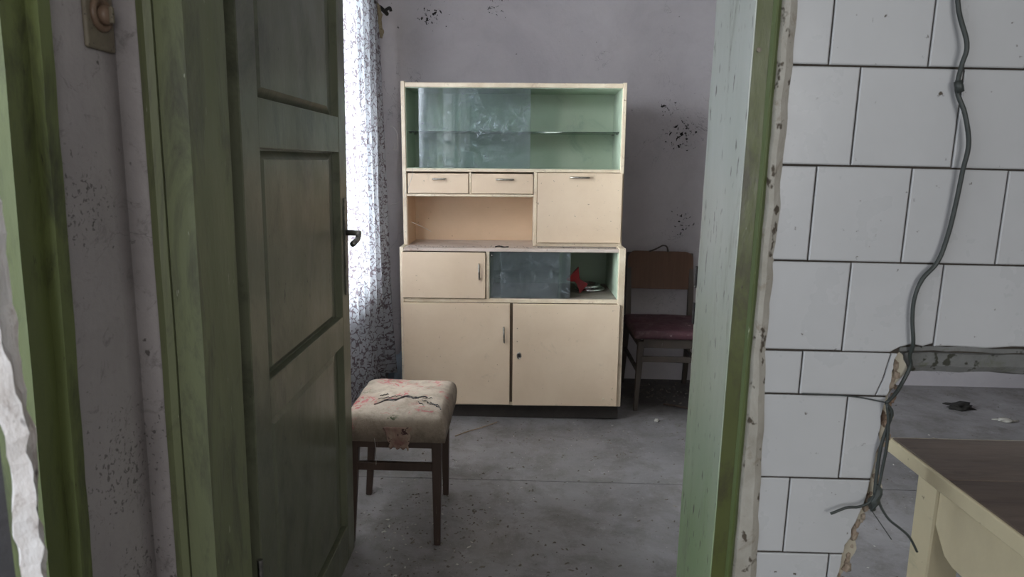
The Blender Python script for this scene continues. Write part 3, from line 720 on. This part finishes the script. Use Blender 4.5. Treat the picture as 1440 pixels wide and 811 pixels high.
for j in range(rws+1):
    t = j/rws; row = []
    for i in range(cols+1):
        s = i/cols-.5; wdt = .056*(1-.35*t)+.012*noise.noise(Vector((t*6, 2*(s > 0), 3)))
        z = .425-.072*t-(.014*noise.noise(Vector((s*11, 0, 1)))+.012*noise.noise(Vector((s*30, 0, 4))))*t
        row.append(bm.verts.new((.012+s*wdt*2*.8+.006*t, -sy-.0035-.003*noise.noise(Vector((s*8, t*5, 7)))-.002*t, z)))
    g2.append(row)
for j in range(rws):
    for i in range(cols): bm.faces.new((g2[j][i], g2[j][i+1], g2[j+1][i+1], g2[j+1][i]))
fl = link('torn_flap', bm, 'torn_cloth', ST, smooth=True); fl.modifiers.new('thick', 'SOLIDIFY').thickness = .0018
for (tx, ty, bx_, by_) in ((-.135, -.170, -.150, -.176), (.135, -.170, .138, -.176), (-.140, .165, -.165, .165), (.125, .165, .130, .178)):
    bm = bmesh.new(); taper(bm, (tx, ty, .376), (bx_, by_, 0), (.017, .017), (.0105, .0105)); link('leg', bm, 'wood_dark', ST)
bx('apron', 'wood_dark', ST, -.150, .150, -.186, -.168, .345, .374, .001)
bx('apron', 'wood_dark', ST, -.150, .140, .156, .172, .345, .374, .001)
bx('apron', 'wood_dark', ST, -.152, -.136, -.170, .158, .345, .374, .001)
bx('apron', 'wood_dark', ST, .126, .142, -.170, .158, .345, .374, .001)
bx('stretcher', 'wood_dark', ST, -.140, .136, -.180, -.164, .262, .290, .002)

# ---- chair behind the cabinet
CH = empty('chair', (.815, 3.66, 0), 'wooden chair with brown plywood back and dusty maroon seat right of the cabinet', 'chair')
for nm, a, b in (('leg', (-.165, -.17, .37), (-.182, -.205, 0)), ('leg', (.175, -.17, .37), (.190, -.205, 0))):
    bm = bmesh.new(); taper(bm, a, b, (.017, .017), (.011, .011)); link(nm, bm, 'wood_frame', CH)
for s_ in (-1, 1):
    bm = bmesh.new(); x = .178*s_
    sec = [((x*1.04, .275, 0), .012), ((x, .215, .40), .016), ((x, .245, .60), .014), ((x, .285, .775), .010)]
    rg = []
    for (cx_, cy_, cz_), h in sec: rg.append([bm.verts.new((cx_+a_*h, cy_+b_*h, cz_)) for a_, b_ in ((-1, -1), (1, -1), (1, 1), (-1, 1))])
    for i in range(3):
        for k in range(4): bm.faces.new((rg[i][k], rg[i][(k+1) % 4], rg[i+1][(k+1) % 4], rg[i+1][k]))
    bm.faces.new(rg[0][::-1]); bm.faces.new(rg[-1]); link('leg', bm, 'wood_frame', CH)
bm = bmesh.new(); cols = 20; pts = []
def rr(w_, z0_, z1_, r, rb):
    out = []
    for cx_, cz_, a0, rr_ in ((w_-r, z1_-r, 0, r), (-w_+r, z1_-r, 90, r), (-w_+rb, z0_+rb, 180, rb), (w_-rb, z0_+rb, 270, rb)):
        for k in range(6): a = radians(a0+90*k/5); out.append((cx_+rr_*cos(a), cz_+rr_*sin(a)))
    return out
poly = rr(.186, .572, .785, .045, .012)
A = [bm.verts.new((x, .262+(z-.57)*.13-.16*x*x*1.2+.012, z)) for x, z in poly]; B = [bm.verts.new((v.co.x, v.co.y+.013, v.co.z)) for v in A]
bm.faces.new(A); bm.faces.new(B[::-1])
for i in range(len(A)): bm.faces.new((A[i], A[(i+1) % len(A)], B[(i+1) % len(A)], B[i]))
for v in bm.verts: v.co.y -= .030
link('backrest', bm, 'veneer', CH)
bm = bmesh.new(); box(bm, -.21, .21, -.215, .20, .385, .432, .018, 4)
bmesh.ops.subdivide_edges(bm, edges=[e for e in bm.edges if e.calc_length() > .1], cuts=14, use_grid_fill=True)
for v in bm.verts:
    if v.co.z > .41: v.co.z += .010*max(0, 1-(v.co.x/.21)**2)*max(0, 1-(v.co.y/.21)**2)+.004*noise.noise(v.co*14)
link('seat', bm, 'maroon', CH, smooth=True)
bx('apron', 'wood_frame', CH, -.155, .165, -.186, -.170, .335, .388, .002)
bx('apron', 'wood_frame', CH, -.180, -.164, -.16, .205, .335, .388, .002)
bx('apron', 'wood_frame', CH, .164, .180, -.16, .205, .335, .388, .002)
bx('stretcher', 'wood_frame', CH, -.165, .170, -.196, -.180, .262, .292, .002)
bx('stretcher', 'wood_frame', CH, -.184, -.170, -.185, .235, .20, .225, .002)
bx('stretcher', 'wood_frame', CH, .172, .186, -.185, .235, .20, .225, .002)
twig('twisted_wire', [(.745, 3.905, .786), (.775, 3.895, .800), (.800, 3.900, .812), (.822, 3.905, .822), (.842, 3.90, .815), (.852, 3.905, .786)], .007, 'wood_frame', 'crooked dark stick lying on top of the brown chair back', 'stick')
for i, q in enumerate(((.86, 3.452, .419), (.945, 3.45, .416), (.99, 3.455, .420))):
    bm = bmesh.new(); s = bmesh.ops.create_icosphere(bm, subdivisions=2, radius=.007)
    for v in s['verts']: v.co = Vector((v.co.x*1.3, v.co.y*.5, v.co.z))*(1+.5*noise.noise(v.co*300+Vector((i, 0, 0))))
    o = link('foam_tuft', bm, 'pale_debris', CH, smooth=True); o.location = Vector(q)-Vector((.815, 3.66, 0))

# ---- table standing in the broken opening
TB = empty('table', (1.25, .95, 0), 'cream-painted wooden table with a brown boarded top standing in the broken wall opening', 'table')
TX, Tn, Tf = .742-1.25, -.45-.95, 1.300-.95
for a, b in ((Tf-.188, Tf-.004), (Tf-.378, Tf-.190), (Tf-.568, Tf-.380), (Tf-.758, Tf-.570), (Tf-.95, Tf-.76), (Tn+.004, Tf-.952)):
    bx('board', 'table_top', TB, TX+.006, .45, a, b, .734, .7505+random.uniform(-.0008, .0008), .0015)
bx('top_edge', 'table_cream', TB, TX-.002, TX+.006, Tn, Tf, .722, .750, .002)
bx('top_edge', 'table_cream', TB, TX+.006, .45, Tf-.004, Tf, .722, .7495, .001)
bx('underframe', 'table_cream', TB, TX+.006, .45, Tn+.004, Tf-.004, .722, .734, 0)
for a, b in (((TX+.052, Tf-.105, .722), (TX+.052, Tf-.105, 0)), ((.38, Tf-.105, .722), (.38, Tf-.105, 0)), ((TX+.052, Tn+.1, .722), (TX+.052, Tn+.1, 0)), ((.38, Tn+.1, .722), (.38, Tn+.1, 0))):
    bm = bmesh.new(); taper(bm, a, b, (.030, .032), (.024, .026)); link('leg', bm, 'table_cream', TB)
bm = bmesh.new(); ya, yb = Tn+.13, Tf-.138
poly = [(ya, .722), (yb, .722), (yb, .640), (yb-.015, .622), (yb-.035, .600), (yb-.06, .592), (ya+.06, .592), (ya+.02, .61), (ya, .640)]
prism(bm, poly, 'x', TX+.026, TX+.044); link('apron', bm, 'table_cream', TB)
bx('apron', 'table_cream', TB, .36, .378, ya, yb, .60, .722, .001)
bx('apron', 'table_cream', TB, TX+.085, .35, Tf-.115, Tf-.097, .60, .722, .001)
bx('shelf', 'table_top', TB, TX+.085, .35, Tn+.14, Tf-.14, .28, .30, .002)

# ---- cable over the tiles
CB = empty('cable', (0, 0, 0), 'thin black electric cable hanging down the white tiles to frayed ends', 'cable')
yC = 1.0395
ma = [(.609, yC, 1.72), (.606, yC, 1.60), (.613, yC, 1.506), (.630, yC-.006, 1.449), (.628, yC-.004, 1.419), (.6285, yC, 1.386), (.642, yC-.004, 1.352), (.652, yC-.006, 1.310), (.650, yC-.004, 1.271), (.648, yC-.002, 1.225), (.644, yC, 1.178), (.634, yC, 1.136), (.614, yC, 1.108), (.606, yC, 1.078), (.607, yC, 1.045), (.613, yC, 1.008), (.616, yC+.01, .985), (.622, yC+.015, .968), (.612, yC+.012, .943), (.598, yC+.004, .925), (.582, yC-.002, .911)]
bm = bmesh.new(); P = catmull(ma, 6); tube(bm, P, [.0034 if p.z > 1.10 else .0030 for p in P], 8); link('wire', bm, 'wire', CB, smooth=True)
bm = bmesh.new(); tube(bm, [(.6265, yC-.002, 1.398), (.629, yC-.003, 1.390), (.632, yC-.004, 1.382)], [.0055, .006, .0048], 8); link('tape_lump', bm, 'wire', CB, smooth=True)
for pts, r in (([(.582, yC-.002, .911), (.592, yC-.003, .896), (.589, yC, .870), (.583, yC, .835), (.582, yC, .79), (.581, yC-.003, .757)], .0028),
               ([(.583, yC-.003, .909), (.588, yC-.004, .880), (.590, yC-.004, .84), (.588, yC-.003, .80), (.585, yC-.004, .757)], .0024),
               ([(.582, yC-.003, .912), (.540, yC+.004, .9175), (.500, yC+.007, .919), (.455, yC+.0085, .9195)], .0012),
               ([(.583, yC-.003, .760), (.572, yC-.006, .745), (.556, yC-.006, .737), (.537, yC-.006, .735), (.513, yC-.006, .724)], .0022),
               ([(.584, yC-.003, .765), (.590, yC-.006, .742), (.604, yC-.010, .720), (.622, yC-.014, .706), (.638, yC-.016, .692), (.652, yC-.018, .668)], .0020),
               ([(.570, yC-.004, .742), (.590, yC-.008, .715), (.612, yC-.012, .685)], .0008)):
    bm = bmesh.new(); P = catmull(pts, 6); tube(bm, P, r, 7); link('wire', bm, 'wire', CB, smooth=True)
bm = bmesh.new()
P = [Vector((.583+.004*sin(i), yC-.004, .775-.0075*i)) for i in range(7)]
tube(bm, P, [.003, .005, .006, .007, .008, .006, .003], 9)
for v in bm.verts: v.co += Vector((noise.noise(v.co*120), noise.noise(v.co*120+Vector((4, 0, 0)))*.5, 0))*.005
link('frayed_joint', bm, 'wire', CB)

# ---- old rotary switch on the side wall
SW = empty('switch', (-.600, 1.013, 1.457), 'old grimy rotary switch on a rounded plate on the side wall', 'switch')
bm = bmesh.new(); box(bm, 0, .007, -.034, .033, -.045, .062, .004, 3)
bmesh.ops.bevel(bm, geom=[], offset=.001); link('plate', bm, 'switch', SW)
TRX = Matrix.Rotation(pi/2, 4, 'Y')
bm = bmesh.new(); lathe(bm, [(.0245, .0065), (.0240, .011), (.021, .013), (.0165, .0125), (.0150, .009)], 32, Matrix.Translation((0, 0, .004)) @ TRX); link('ring', bm, 'switch_brown', SW, smooth=True)
bm = bmesh.new(); lathe(bm, [(.0135, .006), (.0130, .016), (.0105, .020), (.003, .021)], 28, Matrix.Translation((0, .002, .003)) @ TRX); kn = link('knob', bm, 'switch_brown', SW, smooth=True)
bm = bmesh.new(); box(bm, .020, .0255, -.003, .003, -.008, .014, .001); link('grip', bm, 'switch', kn)

# ---- floor litter
twig('straw', [(-.275, 3.045, .004), (-.22, 3.10, .006), (-.15, 3.155, .008), (-.085, 3.235, .004)], .0026, 'straw', 'long thin brown straw on the floor in front of the cabinet', 'straw')
twig('stick', [(.80, 3.55, .006), (.87, 3.51, .010), (.95, 3.47, .006)], .009, 'wood_dark', 'short dark stick on the floor under the chair', 'stick')
def lump(name, mat, loc, sc, label, cat, seed, rough=.5):
    bm = bmesh.new(); s = bmesh.ops.create_icosphere(bm, subdivisions=3, radius=1)
    for v in s['verts']:
        n_ = 1+rough*noise.noise(v.co*1.7+Vector((seed, 0, 0)))+.4*rough*noise.noise(v.co*4+Vector((seed, 3, 0)))
        v.co = Vector((v.co.x*sc[0], v.co.y*sc[1], max(v.co.z, -.55)*sc[2]))*n_
    lo = min(v.co.z for v in bm.verts)
    for v in bm.verts: v.co.z -= lo
    o = link(name, bm, mat, smooth=True); o.location = loc; return tag(o, label, cat)
lump('scrap', 'soot', (2.41, 3.60, .0012), (.075, .030, .018), 'flat black scrap on the grey floor seen through the wall opening', 'scrap', 3, .9)
lump('paper_scrap', 'pale_debris', (2.55, 3.43, .0012), (.045, .022, .007), 'pale crumpled paper scrap on the floor seen through the wall opening', 'scrap', 8, .9)
lump('pebble', 'pale_debris', (.715, 3.30, .0012), (.011, .010, .009), 'small white pebble on the floor before the chair', 'pebble', 5, .4)
lump('plastic_bag', 'blue_bag', (-.655, 3.72, .0012), (.045, .10, .115), 'pale blue plastic bag on the floor between curtain and cabinet', 'bag', 11, .45)
bm = bmesh.new()
def chips(n, fx, fy, size, zb=.0012):
    for i in range(n):
        x, y = fx(), min(fy(), 3.97)
        if -.57 < x < .54 and y > 3.29: y = random.uniform(2.7, 3.28)
        z = zb if y > 2.611 else .0002; r = random.uniform(*size); a = random.random()*6.28; e = random.uniform(.7, 2.4)
        m = Matrix.Rotation(a, 3, 'Z'); h = r*random.uniform(.4, 1.3)
        p = [Vector((-r*e, -r*.5, 0)), Vector((r*e*random.uniform(.5, 1), -r*.7, 0)), Vector((r*e, r*.5, 0)), Vector((-r*.4*e, r, 0)), Vector((0, 0, h)), Vector((r*.6*e, r*.1, h*.8))]
        V = [bm.verts.new(m @ q + Vector((x, y, z))) for q in p]
        for f in ((0, 1, 4), (1, 5, 4), (1, 2, 5), (2, 3, 5), (3, 4, 5), (3, 0, 4), (3, 2, 1, 0)): bm.faces.new([V[k] for k in f])
U_ = random.uniform
chips(1500, lambda: U_(-.55, 3.2), lambda: U_(1.4, 3.98), (.0008, .0026)); chips(120, lambda: U_(-.55, 3.2), lambda: U_(1.4, 3.98), (.002, .005)); chips(150, lambda: U_(-.4, 1.0), lambda: U_(1.7, 3.2), (.002, .0055))
chips(260, lambda: U_(-.5, 1.2), lambda: U_(3.0, 3.35), (.001, .0035))
chips(240, lambda: random.gauss(-.30, .16), lambda: random.gauss(2.20, .22), (.0012, .0045))
chips(160, lambda: random.gauss(.85, .16), lambda: random.gauss(3.78, .12), (.002, .006))
chips(60, lambda: random.gauss(-.05, .3), lambda: random.gauss(2.0, .3), (.0015, .0055))
tag(link('floor_debris', bm, 'debris'), 'brown dirt crumbs and flakes scattered over the grey floor', 'debris', kind='stuff')
bm = bmesh.new()
chips(190, lambda: U_(-.5, 3.2), lambda: U_(1.6, 3.9), (.001, .0035))
chips(60, lambda: random.gauss(-.35, .14), lambda: random.gauss(2.25, .2), (.002, .005))
tag(link('paint_flakes', bm, 'pale_debris'), 'pale paint and plaster flakes scattered over the grey floor', 'flakes', kind='stuff')

# ---- cobweb threads
def thread(pts, r, label):
    bm = bmesh.new(); tube(bm, catmull(pts, 5), r, 5); tag(link('cobweb_thread', bm, 'web', smooth=True), label, 'cobweb')
thread([(-.655, 3.52, 1.43), (-.632, 3.50, 1.425), (-.612, 3.49, 1.39), (-.612, 3.49, 1.33), (-.632, 3.50, 1.315), (-.625, 3.49, 1.345)], .0012, 'looped white thread hanging between curtain and upper cabinet side')
thread([kw(-.485, .086, 1.238), kw(-.488, .080, 1.20), kw(-.505, .075, 1.15), kw(-.545, .075, 1.08), kw(-.60, .09, 1.06)], .0010, 'dusty cobweb thread hanging across the left drawer')
thread([kw(-.500, .12, .975), kw(-.46, .13, .955), kw(-.41, .16, .925)], .0011, 'short white straw stuck across the left side of the open shelf')
thread([(-.387-.062, 2.092, .385), (-.387-.058, 2.10, .33), (-.387-.062, 2.11, .285)], .0007, 'thin cobweb thread hanging under the stool seat')
